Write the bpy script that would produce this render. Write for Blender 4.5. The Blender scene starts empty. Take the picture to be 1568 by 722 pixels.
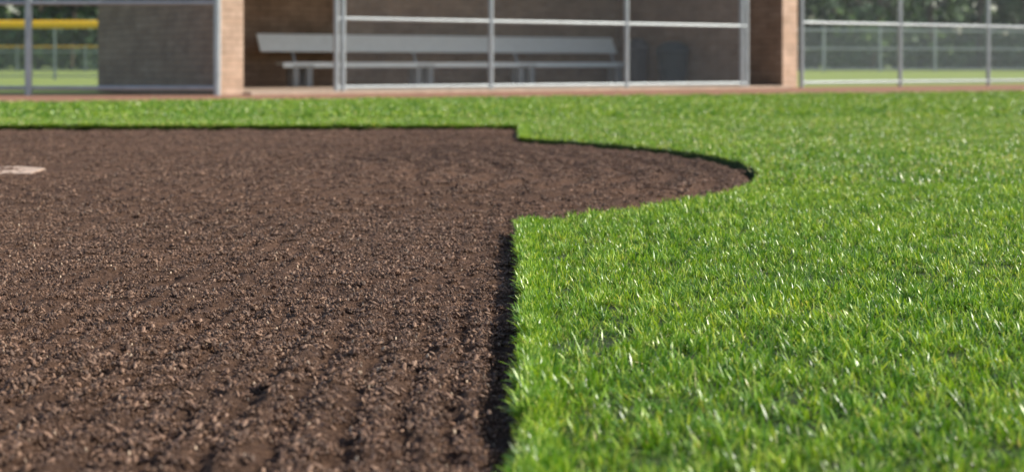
import bpy, bmesh, math, numpy as np
from mathutils import Vector, Matrix
rng = np.random.default_rng(7)
sc = bpy.context.scene
F = 2300.0; CH = 0.45; TH = 13/2300.0
def W(xpx=None, Z=None, X=None):
    if X is None: X = (xpx-784)/F*Z
    return (X*math.cos(TH)-Z*math.sin(TH), X*math.sin(TH)+Z*math.cos(TH))

# ---------------- materials
def new_mat(name):
    m = bpy.data.materials.new(name); m.use_nodes = True
    nt = m.node_tree; b = nt.nodes["Principled BSDF"]
    return m, nt, b
def N(nt, t, **kw):
    n = nt.nodes.new(t)
    for k, v in kw.items(): setattr(n, k, v)
    return n
def ramp(nt, fac, stops):
    r = N(nt, "ShaderNodeValToRGB")
    e = r.color_ramp.elements
    while len(e) < len(stops): e.new(0.5)
    for i, (p, c) in enumerate(stops):
        e[i].position = p; e[i].color = (*c, 1)
    nt.links.new(fac, r.inputs[0]); return r.outputs[0]
def noise(nt, vec, scale, detail=4, rough=0.6):
    n = N(nt, "ShaderNodeTexNoise"); n.inputs["Scale"].default_value = scale
    n.inputs["Detail"].default_value = detail; n.inputs["Roughness"].default_value = rough
    nt.links.new(vec, n.inputs["Vector"]); return n.outputs["Fac"]
def mix(nt, fac, a, b, mode='MIX'):
    m = N(nt, "ShaderNodeMix", data_type='RGBA', blend_type=mode)
    for inp, v in ((0, fac), (6, a), (7, b)):
        if isinstance(v, (int, float)): m.inputs[inp].default_value = v
        elif isinstance(v, tuple): m.inputs[inp].default_value = (*v, 1)
        else: nt.links.new(v, m.inputs[inp])
    return m.outputs[2]
def bump(nt, b, h, strength, dist):
    n = N(nt, "ShaderNodeBump"); n.inputs["Strength"].default_value = strength
    n.inputs["Distance"].default_value = dist
    nt.links.new(h, n.inputs["Height"]); nt.links.new(n.outputs[0], b.inputs["Normal"])
def geopos(nt): return N(nt, "ShaderNodeNewGeometry").outputs["Position"]

def mat_dirt():
    m, nt, b = new_mat("infield_clay")
    p = geopos(nt)
    c1 = ramp(nt, noise(nt, p, 150, 6, .8), [(.32, (.040, .021, .013)), (.5, (.140, .079, .050)), (.68, (.31, .185, .122))])
    c2 = ramp(nt, noise(nt, p, 1.1, 4), [(.35, (.82, .80, .79)), (.65, (1.22, 1.18, 1.14))])
    c = mix(nt, 1.0, c1, c2, 'MULTIPLY')
    nt.links.new(c, b.inputs["Base Color"]); b.inputs["Roughness"].default_value = .9
    b.inputs["Specular IOR Level"].default_value = .25
    bump(nt, b, noise(nt, p, 260, 5, .75), 1.0, .010)
    return m
def mat_clod():
    m, nt, b = new_mat("soil_clod")
    a = N(nt, "ShaderNodeAttribute", attribute_name="bc")
    oi = N(nt, "ShaderNodeObjectInfo")
    c = ramp(nt, a.outputs["Fac"], [(0, (.055, .030, .019)), (.45, (.155, .087, .055)), (.85, (.29, .172, .110)), (.96, (.38, .24, .16)), (1.0, (.58, .43, .30))])
    c = mix(nt, 1.0, c, ramp(nt, oi.outputs["Random"], [(0, (.8, .8, .8)), (1, (1.2, 1.17, 1.15))]), 'MULTIPLY')
    nt.links.new(c, b.inputs["Base Color"]); b.inputs["Roughness"].default_value = .62
    b.inputs["Specular IOR Level"].default_value = .4
    return m
def mat_blade():
    m, nt, b = new_mat("grass_blade")
    a = N(nt, "ShaderNodeAttribute", attribute_name="bc")
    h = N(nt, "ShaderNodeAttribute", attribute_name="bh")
    oi = N(nt, "ShaderNodeObjectInfo")
    c = ramp(nt, a.outputs["Fac"], [(0, (.06, .20, .014)), (.35, (.19, .42, .024)), (.72, (.44, .70, .065)), (.90, (.68, .84, .20)), (1.0, (.88, .86, .50))])
    p = geopos(nt)
    c = mix(nt, 1.0, c, ramp(nt, noise(nt, p, 1.1, 5, .65), [(.3, (.74, .84, .75)), (.7, (1.3, 1.14, 1.1))]), 'MULTIPLY')
    c = mix(nt, 1.0, c, ramp(nt, noise(nt, p, 14, 3, .6), [(.3, (.64, .75, .7)), (.7, (1.28, 1.15, 1.1))]), 'MULTIPLY')
    c = mix(nt, 1.0, c, ramp(nt, oi.outputs["Random"], [(0, (.75, .85, .8)), (1, (1.2, 1.1, 1.1))]), 'MULTIPLY')
    c = mix(nt, 1.0, c, ramp(nt, h.outputs["Fac"], [(0, (.16, .19, .2)), (.55, (1, 1, 1)), (1, (1.15, 1.12, 1.15))]), 'MULTIPLY')  # painted shade: blade feet darkened as gaps between blades, tips lightened
    nt.links.new(c, b.inputs["Base Color"]); b.inputs["Roughness"].default_value = .34
    b.inputs["Specular IOR Level"].default_value = .7
    t = N(nt, "ShaderNodeBsdfTranslucent")
    tc = mix(nt, 1.0, c, (1.1, 1.0, .5), 'MULTIPLY'); nt.links.new(tc, t.inputs[0])
    ms = N(nt, "ShaderNodeMixShader"); ms.inputs[0].default_value = .34
    nt.links.new(b.outputs[0], ms.inputs[1]); nt.links.new(t.outputs[0], ms.inputs[2])
    nt.links.new(ms.outputs[0], nt.nodes["Material Output"].inputs[0])
    return m
def mat_turfsoil():
    m, nt, b = new_mat("turf_thatch"); p = geopos(nt)
    c = ramp(nt, noise(nt, p, 60, 5, .7), [(.3, (.02, .035, .008)), (.7, (.07, .11, .02))])
    nt.links.new(c, b.inputs["Base Color"]); b.inputs["Roughness"].default_value = .95
    bump(nt, b, noise(nt, p, 120), 1, .01); return m
def mat_field():
    m, nt, b = new_mat("distant_lawn"); p = geopos(nt)
    c = ramp(nt, noise(nt, p, .25, 6, .7), [(.3, (.20, .29, .05)), (.7, (.38, .46, .12))])
    c = mix(nt, .4, c, ramp(nt, noise(nt, p, 12, 4), [(.3, (.18, .24, .04)), (.7, (.42, .46, .14))]))
    nt.links.new(c, b.inputs["Base Color"]); b.inputs["Roughness"].default_value = 1
    bump(nt, b, noise(nt, p, 30), .5, .03); return m
def mat_track():
    m, nt, b = new_mat("warning_track_clay"); p = geopos(nt)
    c = ramp(nt, noise(nt, p, 3, 6, .7), [(.3, (.25, .115, .065)), (.7, (.42, .215, .13))])
    nt.links.new(c, b.inputs["Base Color"]); b.inputs["Roughness"].default_value = .95
    bump(nt, b, noise(nt, p, 60), .8, .01); return m
def mat_simple(name, col, rough=.5, metal=0, var=.12, scale=8, bmp=0):
    m, nt, b = new_mat(name)
    tc = N(nt, "ShaderNodeTexCoord").outputs["Object"]
    lo = tuple(x*(1-var) for x in col); hi = tuple(min(1, x*(1+var)) for x in col)
    nt.links.new(ramp(nt, noise(nt, tc, scale, 5), [(.3, lo), (.7, hi)]), b.inputs["Base Color"])
    b.inputs["Roughness"].default_value = rough; b.inputs["Metallic"].default_value = metal
    if bmp: bump(nt, b, noise(nt, tc, scale*4), bmp, .01)
    return m
def mat_brick(name, c1, c2, mortar):
    m, nt, b = new_mat(name)
    uv = N(nt, "ShaderNodeUVMap", uv_map="UVMap").outputs[0]
    br = N(nt, "ShaderNodeTexBrick")
    br.inputs["Scale"].default_value = 1; br.inputs["Brick Width"].default_value = .40
    br.inputs["Row Height"].default_value = .10; br.inputs["Mortar Size"].default_value = .010
    br.inputs["Mortar Smooth"].default_value = .3
    br.inputs["Color1"].default_value = (*c1, 1); br.inputs["Color2"].default_value = (*c2, 1)
    br.inputs["Mortar"].default_value = (*mortar, 1)
    nt.links.new(uv, br.inputs["Vector"])
    c = mix(nt, 1.0, br.outputs["Color"], ramp(nt, noise(nt, uv, 2.2, 6, .7), [(.3, (.68, .66, .64)), (.7, (1.3, 1.3, 1.3))]), 'MULTIPLY')
    nt.links.new(c, b.inputs["Base Color"]); b.inputs["Roughness"].default_value = .9
    h = mix(nt, .5, br.outputs["Fac"], noise(nt, uv, 40))
    bump(nt, b, h, .6, -.008)
    return m
def mat_leaf():
    m, nt, b = new_mat("tree_foliage")
    a = N(nt, "ShaderNodeAttribute", attribute_name="bc")
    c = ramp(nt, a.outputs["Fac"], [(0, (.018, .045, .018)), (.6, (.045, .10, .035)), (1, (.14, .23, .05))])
    nt.links.new(c, b.inputs["Base Color"]); b.inputs["Roughness"].default_value = .7
    return m

DIRT, CLOD, BLADE, THATCH, FIELD, TRACK = mat_dirt(), mat_clod(), mat_blade(), mat_turfsoil(), mat_field(), mat_track()
STEEL = mat_simple("galvanized_steel", (.42, .46, .48), .45, .3)
WIRE = mat_simple("chain_link_wire", (.36, .38, .39), .5, .3)
ALU = mat_simple("bench_aluminium", (.86, .93, .92), .4, .0, .05)
CONC = mat_simple("concrete", (.50, .38, .29), .9, 0, .2, 6, .3)
LEGC = mat_simple("bench_leg_grey", (.34, .35, .34), .8, 0, .1, 6, .1)
YEL = mat_simple("yellow_cap", (.88, .52, .02), .5, 0, .06)
BIN1 = mat_simple("bin_plastic_dark", (.02, .05, .065), .5)
BIN2 = mat_simple("bin_plastic_grey", (.05, .065, .085), .5)
BARK = mat_simple("bark", (.10, .08, .06), .9)
ROOF = mat_simple("roof_metal", (.22, .19, .16), .6)
LEAF = mat_leaf()
PLATE = mat_simple("home_plate_rubber", (.60, .43, .32), .7, 0, .4, 14)
BRICK = mat_brick("brown_block", (.27, .180, .118), (.33, .235, .163), (.19, .135, .095))
BRICK_LIT = mat_brick("brown_block_lit", (.60, .42, .30), (.66, .48, .36), (.52, .38, .275))  # sunlit copy of the brown block; sun on wall ends put into colour

def mesh_obj(name, verts, faces, mats, midx=None, smooth=False, link=True):
    me = bpy.data.meshes.new(name); me.from_pydata([tuple(v) for v in verts], [], faces)
    for m in mats: me.materials.append(m)
    if midx is not None: me.polygons.foreach_set("material_index", midx)
    if smooth: me.polygons.foreach_set("use_smooth", [True]*len(me.polygons))
    me.update()
    o = bpy.data.objects.new(name, me)
    if link: sc.collection.objects.link(o)
    return o

# ---------------- numpy noise
TAB = rng.random((512, 512))
def vn(x, y, s, seed=0):
    x = x/s + seed*17.3 + 1000; y = y/s + seed*31.7 + 1000
    xi = np.floor(x).astype(int); yi = np.floor(y).astype(int)
    fx = x-xi; fy = y-yi; fx = fx*fx*(3-2*fx); fy = fy*fy*(3-2*fy)
    a = TAB[xi % 512, yi % 512]; b = TAB[(xi+1) % 512, yi % 512]
    c = TAB[xi % 512, (yi+1) % 512]; d = TAB[(xi+1) % 512, (yi+1) % 512]
    return (a*(1-fx)+b*fx)*(1-fy)+(c*(1-fx)+d*fx)*fy - .5

# ---------------- infield geometry
ZF = 10.2; CX, CZ, R = -2.2, 6.25, 3.15
def sdf(x, y):
    return np.minimum(np.maximum(x, y-ZF), np.hypot(x-CX, y-CZ)-R) + .009*vn(x, y, .14, 3) + .010*vn(x, y, .025, 4)
def groove(x, y):
    """rake pattern: straight drag lines in the lane, arcs round the plate circle"""
    r = np.hypot(x-CX, y-CZ)
    wc = np.clip((r-1.2)/.5, 0, 1)*np.clip((x+1.2)/.5, 0, 1)*np.clip((y-4.1)/.6, 0, 1)
    xx = x+.06*vn(x, y, 1.8, 9)+.012*vn(x, y, .4, 10)+.03*vn(x, y*.1, .2, 16)
    am = np.clip(.35+1.6*(vn(x, y*.18, .26, 11)+.20), .05, 1.0)*np.clip(1.25+x*.5, .3, 1)
    a = am*np.cos(2*np.pi*xx/.064)
    b = np.cos(2*np.pi*(r+.03*vn(x, y, .5, 12))/.17)
    return (1-wc)*a+1.3*wc*b
def dirt_h(x, y):
    h = .008*vn(x, y, .45, 1)+.003*vn(x, y, .09, 2)+.005*vn(x, y, .03, 5)+.008*vn(x, y, .013, 6)+.006*vn(x, y, .007, 7)
    h += .0068*groove(x, y)+.003*np.cos(2*np.pi*(x+.1*vn(x, y, 2, 14))/.31)
    d = sdf(x, y)
    h -= .022*np.exp(-np.clip(-d, 0, 9)/.05)
    return h
nr, nc = 1000, 640
ys = .95*np.exp(np.linspace(0, math.log(11.0/.95), nr))
t = np.linspace(-1, 1, nc)
Yg = np.repeat(ys[:, None], nc, 1)
L = -(.40*Yg+.6); Rr = .05+np.clip(1.1-np.abs(Yg-6.2)*.42, 0, 1.1)
Xg = L+(Rr-L)*(t[None, :]+1)/2
Hg = dirt_h(Xg, Yg)
co = np.stack([Xg, Yg, Hg], -1).reshape(-1, 3)
idx = np.arange(nr*nc).reshape(nr, nc)
q = np.stack([idx[:-1, :-1], idx[:-1, 1:], idx[1:, 1:], idx[1:, :-1]], -1).reshape(-1, 4)
me = bpy.data.meshes.new("infield_dirt")
me.vertices.add(len(co)); me.vertices.foreach_set("co", co.ravel())
me.loops.add(q.size); me.loops.foreach_set("vertex_index", q.ravel().astype(np.int32))
me.polygons.add(len(q)); me.polygons.foreach_set("loop_start", np.arange(0, q.size, 4, dtype=np.int32))
me.materials.append(DIRT); me.update(calc_edges=True); me.validate()
me.polygons.foreach_set("use_smooth", np.ones(len(q), dtype=bool))
sc.collection.objects.link(bpy.data.objects.new("infield_dirt", me))
mesh_obj("infield_subsoil", [(-30, -6, -.045), (1.2, -6, -.045), (1.2, 10.9, -.045), (-30, 10.9, -.045)], [(0, 1, 2, 3)], [DIRT])

# fence line
A = math.atan2(4.7, 6.88)+TH
u = Vector((math.cos(A), math.sin(A))); n = Vector((-math.sin(A), math.cos(A)))
O = Vector(W(515, 22.5))
def fl(s, d): p = O+u*s+n*d; return (p.x, p.y)
B0 = Vector(W(X=-5.6, Z=15.8)); BD = Vector((1, .505)).normalized(); BN = Vector((-BD.y, BD.x))
def bl(s, d=0): p = B0+BD*s+BN*d; return (p.x, p.y)

# turf body
TZ = .022
pts = []
def seg(a, b, step=.03):
    k = max(1, int(math.hypot(b[0]-a[0], b[1]-a[1])/step))
    for i in range(k): pts.append((a[0]+(b[0]-a[0])*i/k, a[1]+(b[1]-a[1])*i/k))
dd = math.sqrt(R*R-CX*CX)
a1 = math.atan2(dd, -CX)
e_ = .014
seg((-16, ZF+e_), (e_, ZF+e_)); seg((e_, ZF), (e_, CZ+dd))
for i in range(160):
    a = a1-2*a1*i/160; pts.append((CX+(R+e_)*math.cos(a), CZ+(R+e_)*math.sin(a)))
seg((e_, CZ-dd), (e_, -4))
pe = np.array(pts); s = sdf(pe[:, 0], pe[:, 1]); base = np.minimum(np.maximum(pe[:, 0], pe[:, 1]-ZF), np.hypot(pe[:, 0]-CX, pe[:, 1]-CZ)-R)
off = s-base
pts = [(p[0]-.6*o, p[1]-.3*o) for p, o in zip(pts, off)]
pts += [(0, -4), (24, -4), bl(34), bl(-11), (-16, 11.2)]
bm = bmesh.new()
top = [bm.verts.new((p[0], p[1], TZ)) for p in pts]; bot = [bm.verts.new((p[0], p[1], -.055)) for p in pts]
f = bm.faces.new(top)
for i in range(len(pts)):
    j = (i+1) % len(pts); bm.faces.new((top[j], top[i], bot[i], bot[j]))
bmesh.ops.recalc_face_normals(bm, faces=bm.faces); bmesh.ops.triangulate(bm, faces=[f])
me = bpy.data.meshes.new("turf_ground"); bm.to_mesh(me); me.materials.append(THATCH)
sc.collection.objects.link(bpy.data.objects.new("turf_ground", me))
mesh_obj("ground", [(-900, -300, -.06), (900, -300, -.06), (900, 1500, -.06), (-900, 1500, -.06)], [(0, 1, 2, 3)], [FIELD])
tr = [bl(-11, -.6), bl(36, -.6), fl(32, .35), fl(-1.7, .35), fl(-5, 3.2), fl(-16, 9)]
mesh_obj("warning_track", [(x, y, -.004) for x, y in tr], [tuple(range(6))], [TRACK])

# home plate
hp = [(-.216, .216), (.216, .216), (.216, 0), (0, -.216), (-.216, 0)]
ang = math.radians(52)
hv = [(CX+.05+x*math.cos(ang)-y*math.sin(ang), CZ-.04+x*math.sin(ang)+y*math.cos(ang)) for x, y in hp]
bm = bmesh.new()
b0 = [bm.verts.new((x, y, -.025)) for x, y in hv]; f = bm.faces.new(b0)
ex = bmesh.ops.extrude_face_region(bm, geom=[f]); vs = [v for v in ex['geom'] if isinstance(v, bmesh.types.BMVert)]
bmesh.ops.translate(bm, verts=vs, vec=(0, 0, .030)); bmesh.ops.recalc_face_normals(bm, faces=bm.faces)
bmesh.ops.bevel(bm, geom=[e for e in bm.edges if all(v in vs for v in e.verts)], offset=.006, segments=2, affect='EDGES')
me = bpy.data.meshes.new("home_plate"); bm.to_mesh(me); me.materials.append(PLATE)
sc.collection.objects.link(bpy.data.objects.new("home_plate", me))

# ---------------- instancing
def scatter(name, P, rot, scl, idxs, coll):
    me = bpy.data.meshes.new(name); me.vertices.add(len(P)); me.vertices.foreach_set("co", P.astype(np.float32).ravel())
    a = me.attributes.new("rot", 'FLOAT_VECTOR', 'POINT'); a.data.foreach_set("vector", rot.astype(np.float32).ravel())
    a = me.attributes.new("scl", 'FLOAT', 'POINT'); a.data.foreach_set("value", scl.astype(np.float32))
    a = me.attributes.new("idx", 'INT', 'POINT'); a.data.foreach_set("value", idxs.astype(np.int32))
    o = bpy.data.objects.new(name, me); sc.collection.objects.link(o)
    g = bpy.data.node_groups.new(name+"_gn", 'GeometryNodeTree')
    g.interface.new_socket("Geometry", in_out='INPUT', socket_type='NodeSocketGeometry')
    g.interface.new_socket("Geometry", in_out='OUTPUT', socket_type='NodeSocketGeometry')
    gi = g.nodes.new("NodeGroupInput"); go = g.nodes.new("NodeGroupOutput")
    ci = g.nodes.new("GeometryNodeCollectionInfo"); ci.inputs[0].default_value = coll
    ci.inputs["Separate Children"].default_value = True; ci.inputs["Reset Children"].default_value = True
    ip = g.nodes.new("GeometryNodeInstanceOnPoints"); ip.inputs["Pick Instance"].default_value = True
    def na(nm, ty):
        x = g.nodes.new("GeometryNodeInputNamedAttribute"); x.data_type = ty; x.inputs[0].default_value = nm; return x.outputs[0]
    g.links.new(gi.outputs[0], ip.inputs["Points"]); g.links.new(ci.outputs[0], ip.inputs["Instance"])
    g.links.new(na("idx", 'INT'), ip.inputs["Instance Index"]); g.links.new(na("rot", 'FLOAT_VECTOR'), ip.inputs["Rotation"])
    g.links.new(na("scl", 'FLOAT'), ip.inputs["Scale"]); g.links.new(ip.outputs[0], go.inputs[0])
    md = o.modifiers.new("scatter", 'NODES'); md.node_group = g
    return o

def tuft(name, nb, rad, hmin, hmax, w):
    V = []; Fc = []; bc = []; bh = []
    for _ in range(nb):
        r = rad*math.sqrt(rng.random()); a = rng.random()*2*math.pi
        x0, y0 = r*math.cos(a), r*math.sin(a)
        h = hmin+(hmax-hmin)*rng.random(); az = rng.random()*2*math.pi
        lean = abs(rng.normal(0, .5))+.08; curl = abs(rng.normal(0, .9))+.2
        if rng.random() < .16: lean += .8
        tw = az+math.pi/2+rng.normal(0, .5)
        ww = w*(.6+.7*rng.random()); c = rng.random()**1.1*.93
        if rng.random() < .05: c = .99
        p = np.array([x0, y0, -.004]); th = lean; ns = 4; i0 = len(V)
        for k in range(ns+1):
            f = k/ns
            wd = ww*(.8+.5*f)*(1 if f < .5 else max(.0, (1-(f-.5)*2)**.6))/2
            if k < ns:
                V.append((p[0]-wd*math.cos(tw), p[1]-wd*math.sin(tw), p[2])); V.append((p[0]+wd*math.cos(tw), p[1]+wd*math.sin(tw), p[2])); bc += [c, c]; bh += [f, f]
            else: V.append(tuple(p)); bc.append(c); bh.append(1.)
            p = p+h/ns*np.array([math.sin(th)*math.cos(az), math.sin(th)*math.sin(az), math.cos(th)]); th = min(th+curl/ns, 1.9)
        for k in range(ns-1): Fc.append((i0+2*k, i0+2*k+1, i0+2*k+3, i0+2*k+2))
        Fc.append((i0+2*ns-2, i0+2*ns-1, i0+2*ns))
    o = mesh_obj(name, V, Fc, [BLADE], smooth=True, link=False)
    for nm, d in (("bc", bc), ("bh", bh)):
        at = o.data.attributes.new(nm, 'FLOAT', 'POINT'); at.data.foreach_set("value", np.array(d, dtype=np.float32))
    return o
tc = bpy.data.collections.new("grass_tufts")
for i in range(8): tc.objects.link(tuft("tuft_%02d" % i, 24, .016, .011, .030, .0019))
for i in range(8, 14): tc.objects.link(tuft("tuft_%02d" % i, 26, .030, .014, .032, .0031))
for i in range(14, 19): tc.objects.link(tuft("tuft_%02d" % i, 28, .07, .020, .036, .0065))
def band(y0, y1, dens, xl, xr):
    k = int((y1-y0)*(xr-xl)*dens); y = y0+(y1-y0)*rng.random(k); x = xl+(xr-xl)*rng.random(k)
    return x, y
PX = []; PY = []; ID = []
def addband(y0, y1, dens, i0, i1):
    xl, xr = -(.37*y1+.6), .37*y1+.6
    x, y = band(y0, y1, dens, xl, xr)
    k = (sdf(x, y) > .016) & (np.abs(x) < .36*y+.55) & (((x-B0.x)*BN.x+(y-B0.y)*BN.y) < .12*vn(x, y, .3, 8))
    x, y = x[k], y[k]; PX.append(x); PY.append(y); ID.append(rng.integers(i0, i1, len(x)))
addband(1.25, 3, 2400, 0, 8); addband(3, 5.2, 2100, 0, 8)
addband(5.2, 8, 950, 8, 14); addband(8, 11.5, 700, 8, 14)
addband(11.5, 17, 240, 14, 19); addband(17, 30, 150, 14, 19)
k = 40000; y = 1.1+9.6*rng.random(k)**1.3; x = np.where(rng.random(k) < .5, rng.random(k)*.06, rng.random(k)*1.1); s = sdf(x, y); m = (s > .010) & (s < .035)
PX.append(x[m]); PY.append(y[m]); ID.append(rng.integers(0, 8, m.sum()))
k = 4000; x = -5.5*rng.random(k); y = ZF+.05*rng.random(k); m = sdf(x, y) > .01
PX.append(x[m]); PY.append(y[m]); ID.append(rng.integers(8, 14, m.sum()))
X = np.concatenate(PX); Y = np.concatenate(PY); I = np.concatenate(ID)
P = np.stack([X, Y, np.full_like(X, TZ)], -1)
K = len(X)
rot = np.stack([.14*rng.normal(size=K), .14*rng.normal(size=K)-.05, rng.random(K)*6.283], -1)
scl = .88+.35*rng.random(K)+.35*vn(X, Y, .25, 13)+.45*vn(X, Y, .05, 15)
scatter("grass", P, rot, scl, I, tc)
print("tufts", K)

# crumb clusters
ico = bmesh.new(); bmesh.ops.create_icosphere(ico, subdivisions=1, radius=1)
iv = np.array([v.co[:] for v in ico.verts]); ifc = [tuple(v.index for v in f.verts) for f in ico.faces]; ico.free()
cc = bpy.data.collections.new("soil_crumbs")
def cluster(name, nb, rad, smin, smax):
    V = []; Fc = []; bc = []
    for _ in range(nb):
        r = rad*math.sqrt(rng.random()); a = rng.random()*6.283; s = min(smax, smin*(1+rng.pareto(2.7)))
        m = rng.normal(size=(3, 3)); qm, _r = np.linalg.qr(m)
        sh = iv*(1+.5*(rng.random((len(iv), 1))-.5))*np.array([1.5, .8, .5])*s
        sh = sh@qm.T; sh += np.array([r*math.cos(a), r*math.sin(a), s*.25+.0022*rng.random()])
        k0 = len(V); V += [tuple(v) for v in sh]; Fc += [tuple(i+k0 for i in f) for f in ifc]
        c = rng.random()*.93 if rng.random() > .02 else 1.0; bc += [c]*len(iv)
    o = mesh_obj(name, V, Fc, [CLOD], link=False)
    at = o.data.attributes.new("bc", 'FLOAT', 'POINT'); at.data.foreach_set("value", np.array(bc, dtype=np.float32))
    cc.objects.link(o)
for i in range(6): cluster("crumbs_%d" % i, 32, .016, .0012, .0042)
for i in range(6, 10): cluster("crumbs_%d" % i, 34, .034, .0017, .0055)
PX = []; PY = []; ID = []
for y0, y1, dens, i0, i1 in ((1.15, 2.6, 3300, 0, 6), (2.6, 4.6, 2200, 0, 6), (4.6, 7.5, 450, 6, 10), (7.5, 10.3, 220, 6, 10)):
    xl, xr = -(.37*y1+.5), 1.05
    x, y = band(y0, y1, dens, xl, xr)
    k = (sdf(x, y) < -.02) & (x > -(.36*y+.45)) & (np.hypot(x-CX-.05, y-CZ) > .31); x, y = x[k], y[k]
    cl = .7*groove(x, y)+vn(x, y, .15, 20)+.8*vn(x, y, .05, 21) > -.75+.6*rng.random(len(x)); x, y = x[cl], y[cl]
    PX.append(x); PY.append(y); ID.append(rng.integers(i0, i1, len(x)))
X = np.concatenate(PX); Y = np.concatenate(PY); I = np.concatenate(ID); K = len(X)
P = np.stack([X, Y, dirt_h(X, Y)-.0005], -1)
rot = np.stack([.12*rng.normal(size=K), .12*rng.normal(size=K), rng.random(K)*6.283], -1)
scatter("soil_clods", P, rot, .8+.45*rng.random(K), I, cc)
print("crumbs", K)

# ---------------- cylinders / fences
class MB:
    def __init__(s): s.v = []; s.f = []; s.m = []
    def cyl(s, a, b, r, k=8, mi=0, cap=True):
        a = Vector(a); b = Vector(b); d = (b-a).normalized()
        up = Vector((0, 0, 1)) if abs(d.z) < .9 else Vector((1, 0, 0))
        e1 = d.cross(up).normalized(); e2 = d.cross(e1); i = len(s.v)
        for c in (a, b):
            for j in range(k):
                t = 2*math.pi*j/k; s.v.append(tuple(c+e1*r*math.cos(t)+e2*r*math.sin(t)))
        for j in range(k): s.f.append((i+j, i+(j+1) % k, i+k+(j+1) % k, i+k+j)); s.m.append(mi)
        if cap: s.f.append(tuple(range(i+k-1, i-1, -1))); s.f.append(tuple(range(i+k, i+2*k))); s.m += [mi, mi]
    def box(s, c, h, mi=0):
        i = len(s.v)
        for z in (-1, 1):
            for y in (-1, 1):
                for x in (-1, 1): s.v.append((c[0]+x*h[0], c[1]+y*h[1], c[2]+z*h[2]))
        for q in ((0, 2, 3, 1), (4, 5, 7, 6), (0, 1, 5, 4), (2, 6, 7, 3), (0, 4, 6, 2), (1, 3, 7, 5)):
            s.f.append(tuple(i+t for t in q)); s.m.append(mi)
    def obj(s, name, mats, smooth=False): return mesh_obj(name, s.v, s.f, mats, s.m, smooth)
def fence(name, p0, p1, H, posts, rails, sp=.075, wr=.0018, pr=.04, rr=.024, cap=None, capr=.1, mats=None):
    b = MB(); p0 = Vector((*p0, 0)); p1 = Vector((*p1, 0)); Ln = (p1-p0).length; d = (p1-p0)/Ln
    nn = Vector((-d.y, d.x, 0))
    def at(s, z, o=0): return p0+d*s+Vector((0, 0, z))+nn*o
    for s in posts:
        b.cyl(at(s, -.05), at(s, H+.04), pr, 10); b.cyl(at(s, H+.04), at(s, H+.08), pr*.6, 10)
        for z in np.arange(.3, H, .38): b.cyl(at(s, z-.012), at(s, z+.012), pr*1.12, 10)
    for z in rails: b.cyl(at(0, z), at(Ln, z), rr, 8)
    if sp:
        z0 = .03
        for sgn in (1, -1):
            o = -.055
            k = -int((H)/sp)-2
            while k*sp < Ln+H:
                s0 = k*sp; k += 1
                if sgn == 1: a, e = s0, s0+(H-z0)
                else: a, e = s0+(H-z0), s0
                lo, hi = 0., 1.
                da = e-a
                t0, t1 = sorted(((0-a)/da, (Ln-a)/da)); lo = max(lo, t0); hi = min(hi, t1)
                if hi-lo > .01:
                    b.cyl(at(a+da*lo, z0+(H-z0)*lo, o+.002*sgn), at(a+da*hi, z0+(H-z0)*hi, o+.002*sgn), wr, 3, 1, False)
    if cap: b.cyl(at(0, cap), at(Ln, cap), capr, 10, 2)
    return b.obj(name, mats or [STEEL, WIRE, YEL])
sp = 2.777
fence("chain_link_fence", fl(0, 0), fl(3*sp, 0), 2.4, [0, .11, sp, 2*sp, 3*sp-.12, 3*sp], [.09, 1.12, 2.38], wr=.0018, pr=.042, rr=.028)
fence("chain_link_fence", fl(9.72, .02), fl(30, .02), 2.6, [0.02, 2.72, 5.4, 8.1, 10.8, 13.5, 16.2, 18.9], [.09, 1.21, 2.58], wr=.0019, pr=.042, rr=.028)
fence("chain_link_fence", W(X=-4.14, Z=21.25), W(X=-12.5, Z=21.25), 2.5, [.03, 2.70, 5.4, 8.1], [.10, 1.30, 2.48], wr=.0018, pr=.05, rr=.030)
fence("outfield_fence", W(X=-26, Z=46), W(X=-6, Z=46), 1.62, [0, 3, 6, 9, 12, 15, 18], [.05, .8], sp=.09, wr=.003, pr=.04, rr=.02, cap=1.64, capr=.125)
fence("outfield_fence", W(X=-45, Z=88), W(X=-12, Z=88), 1.4, list(range(0, 33, 4)), [.05], sp=.16, wr=.006, pr=.05, rr=.03, cap=1.42, capr=.04)
fence("boundary_fence", W(X=10, Z=84), W(X=60, Z=98), 2.5, list(np.arange(1, 52, 3.6)), [.1, 1.3, 2.35], sp=.16, wr=.010, pr=.07, rr=.055)

# ---------------- dugout
dug = bpy.data.objects.new("baseball_dugout", None); sc.collection.objects.link(dug)
dug.location = (O.x, O.y, 0); dug.rotation_euler = (0, 0, A)
def ubox(name, s0, s1, d0, d1, z0, z1, mats, frontmat=None):
    bm = bmesh.new(); uv = bm.loops.layers.uv.new("UVMap")
    r = bmesh.ops.create_cube(bm, size=1)
    for v in bm.verts: v.co = Vector(((s0+s1)/2+v.co.x*(s1-s0), (d0+d1)/2+v.co.y*(d1-d0), (z0+z1)/2+v.co.z*(z1-z0)))
    bmesh.ops.bevel(bm, geom=list(bm.edges), offset=.008, segments=1, affect='EDGES')
    for f in bm.faces:
        f.normal_update(); nn = f.normal
        if frontmat and nn.y < -.5: f.material_index = 1
        for l in f.loops:
            c = l.vert.co
            if abs(nn.z) > .7: l[uv].uv = (c.x, c.y)
            elif abs(nn.x) > .7: l[uv].uv = (c.y, c.z)
            else: l[uv].uv = (c.x, c.z)
    me = bpy.data.meshes.new(name); bm.to_mesh(me)
    for m in mats: me.materials.append(m)
    o = bpy.data.objects.new(name, me); sc.collection.objects.link(o); o.parent = dug; return o
WH = 2.9
ubox("wall_end_a", -1.86, -1.50, .0, 5.2, -.04, WH, [BRICK, BRICK_LIT], True)
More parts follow.
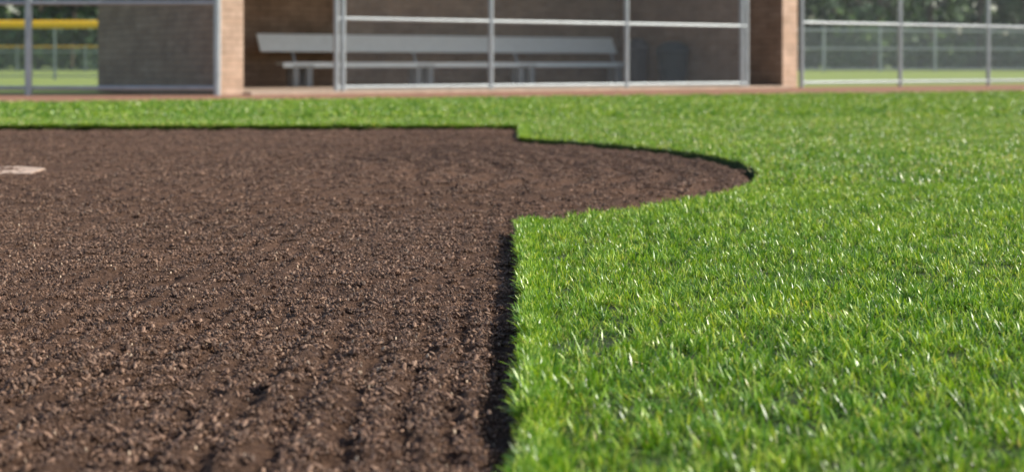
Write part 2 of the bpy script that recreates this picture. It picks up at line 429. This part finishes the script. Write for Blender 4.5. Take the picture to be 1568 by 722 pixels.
ubox("wall_end_b", 9.23, 9.62, .0, 5.2, -.04, WH, [BRICK, BRICK_LIT], True)
ubox("wall_back", -1.497, 9.227, 4.9, 5.2, -.04, WH, [BRICK])
ubox("floor_slab", -1.497, 9.227, -.25, 4.897, -.05, .035, [CONC])
ubox("roof", -2.1, 9.85, 1.2, 5.5, WH+.003, WH+.16, [ROOF])  # out of view; set back and raised so more sky light reaches the bench
ubox("front_fascia", -2.1, 9.85, 1.16, 1.197, WH-.04, WH+.18, [ROOF])

# bench
bp = bpy.data.objects.new("dugout_bench", None); sc.collection.objects.link(bp)
bp.location = dug.location; bp.rotation_euler = dug.rotation_euler
def part(name, mb, mats):
    o = mb.obj(name, mats); o.parent = bp
    bv = o.modifiers.new("bevel", 'BEVEL'); bv.width = .006; bv.segments = 2; return o
mb = MB(); mb.box((5.0, 3.95, .445), (4.05, .15, .022)); mb.box((5.0, 3.795, .42), (4.05, .006, .045)); part("seat", mb, [ALU])
mb = MB(); mb.box((0, 0, 0), (3.97, .018, .175)); o = part("backrest", mb, [ALU]); o.location = (4.67, 4.27, .81); o.rotation_euler = (math.radians(-28), 0, 0)
mb = MB()
for s in (1.35, 3.85, 6.15, 8.55):
    for ds in (-.13, .13):
        mb.box((s+ds, 3.88, .225), (.06, .05, .19)); mb.box((s+ds, 4.10, .225), (.04, .04, .19))
    mb.box((s, 3.98, .405), (.20, .2, .014))
part("legs", mb, [LEGC])
mb = MB()
for s in (1.35, 3.85, 6.15, 8.55):
    mb.cyl((s, 4.14, .42), (s, 4.38, .92), .028, 8)
    mb.cyl((s, 3.9, .40), (s, 4.16, .42), .026, 8)
part("backrest_brackets", mb, [STEEL])

def can(name, s, d, r, h, mat):
    prof = [(0, 0), (.82, 0), (.84, .02), (.97, .72), (1.0, .74), (1.06, .75), (1.06, .79), (1.0, .80), (.93, .88), (.7, .96), (.35, 1.0), (0, 1.0)]
    V = []; Fc = []; k = 28
    for a, b in prof:
        for j in range(k): t = 2*math.pi*j/k; V.append((a*r*math.cos(t), a*r*math.sin(t), b*h))
    for i in range(len(prof)-1):
        for j in range(k): Fc.append((i*k+j, i*k+(j+1) % k, (i+1)*k+(j+1) % k, (i+1)*k+j))
    o = mesh_obj(name, V, Fc, [mat], smooth=True); x, y = fl(s, d); o.location = (x, y, .036)
can("trash_can", 8.80, 2.6, .32, .84, BIN1); can("trash_can", 8.85, 3.75, .22, .92, BIN2)

# ---------------- tree line
V = []; Fc = []; M = []; bc = []
tb = MB()
for row, (zc, nt_, sc_) in enumerate(((108, 30, 1), (116, 34, 1), (126, 34, 1.1), (136, 34, 1.15), (146, 34, 1.2))):
    for i in range(nt_):
        x = -85+170*(i+.5)/nt_+rng.normal(0, 1.6); y = zc+rng.normal(0, 2.5); h = 8+6*rng.random()+row*1.8
        tb.cyl((x, y, -.1), (x+rng.normal(0, .3), y, h*.75), .16+.06*rng.random(), 6)
        for _ in range(4):
            a = rng.random()*6.28; z = h*(.25+.4*rng.random()); tb.cyl((x, y, z), (x+2*math.cos(a), y+2*math.sin(a), z+1.4), .06, 5)
        shade = .12+.5*rng.random()
        for c in range(28):
            a = rng.random()*6.28; rr = 3.2*math.sqrt(rng.random()); zz = .4+h*.93*rng.random()**1.5
            rr *= 1.0 if zz < h*.7 else .6
            cx, cy = x+rr*math.cos(a), y+rr*math.sin(a); cr = .9+.9*rng.random(); cs = rng.normal(0, .2)
            for _ in range(26):
                p = rng.normal(size=3); p /= np.linalg.norm(p); q = p*cr*(rng.random()**.4)*np.array([1, 1, .75])+np.array([cx, cy, zz])
                if q[2] < 0.1: continue
                e1 = rng.normal(size=3); e1 /= np.linalg.norm(e1); e2 = np.cross(e1, rng.normal(size=3)); e2 /= np.linalg.norm(e2)
                s_ = (.26+.26*rng.random())*sc_; k0 = len(V)
                V += [tuple(q-e1*s_), tuple(q+e2*s_*.65), tuple(q+e1*s_), tuple(q-e2*s_*.65)]
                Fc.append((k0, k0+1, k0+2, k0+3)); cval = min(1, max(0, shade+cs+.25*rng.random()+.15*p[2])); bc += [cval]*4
off = len(V); V += tb.v; Fc += [tuple(i+off for i in f) for f in tb.f]; bc += [0]*len(tb.v)
mi = [0]*(len(Fc)-len(tb.f))+[1]*len(tb.f)
o = mesh_obj("tree_line", V, Fc, [LEAF, BARK], mi)
at = o.data.attributes.new("bc", 'FLOAT', 'POINT'); at.data.foreach_set("value", np.array(bc, dtype=np.float32))

# ---------------- light
sd = Vector((.99, .04)).normalized(); el = math.radians(37)
S3 = Vector((sd.x*math.cos(el), sd.y*math.cos(el), math.sin(el)))
l = bpy.data.lights.new("sun", 'SUN'); l.energy = 5.0; l.angle = math.radians(.5); l.color = (1, .94, .82)
lo = bpy.data.objects.new("sun", l); sc.collection.objects.link(lo); lo.rotation_euler = S3.to_track_quat('Z', 'Y').to_euler(); lo.location = (20, 2, 20)
w = bpy.data.worlds.new("World"); sc.world = w; w.use_nodes = True; nt = w.node_tree
sk = nt.nodes.new("ShaderNodeTexSky"); sk.sky_type = 'NISHITA'; sk.sun_disc = False
sk.sun_elevation = el; sk.sun_rotation = math.atan2(sd.x, sd.y)
nt.links.new(sk.outputs[0], nt.nodes["Background"].inputs[0]); nt.nodes["Background"].inputs[1].default_value = .15
# ---------------- camera
cam = bpy.data.cameras.new("camera"); co_ = bpy.data.objects.new("camera", cam); sc.collection.objects.link(co_)
co_.location = (0, 0, CH); co_.rotation_euler = (math.radians(90), 0, TH)
cam.sensor_width = 36; cam.lens = 36*F/1568; cam.shift_y = -264/1568
cam.clip_start = .05; cam.clip_end = 3000
cam.dof.use_dof = True; cam.dof.focus_distance = 2.9; cam.dof.aperture_fstop = 4.6
sc.camera = co_
sc.view_settings.view_transform = 'Standard'; sc.view_settings.look = 'None'; sc.view_settings.exposure = 0
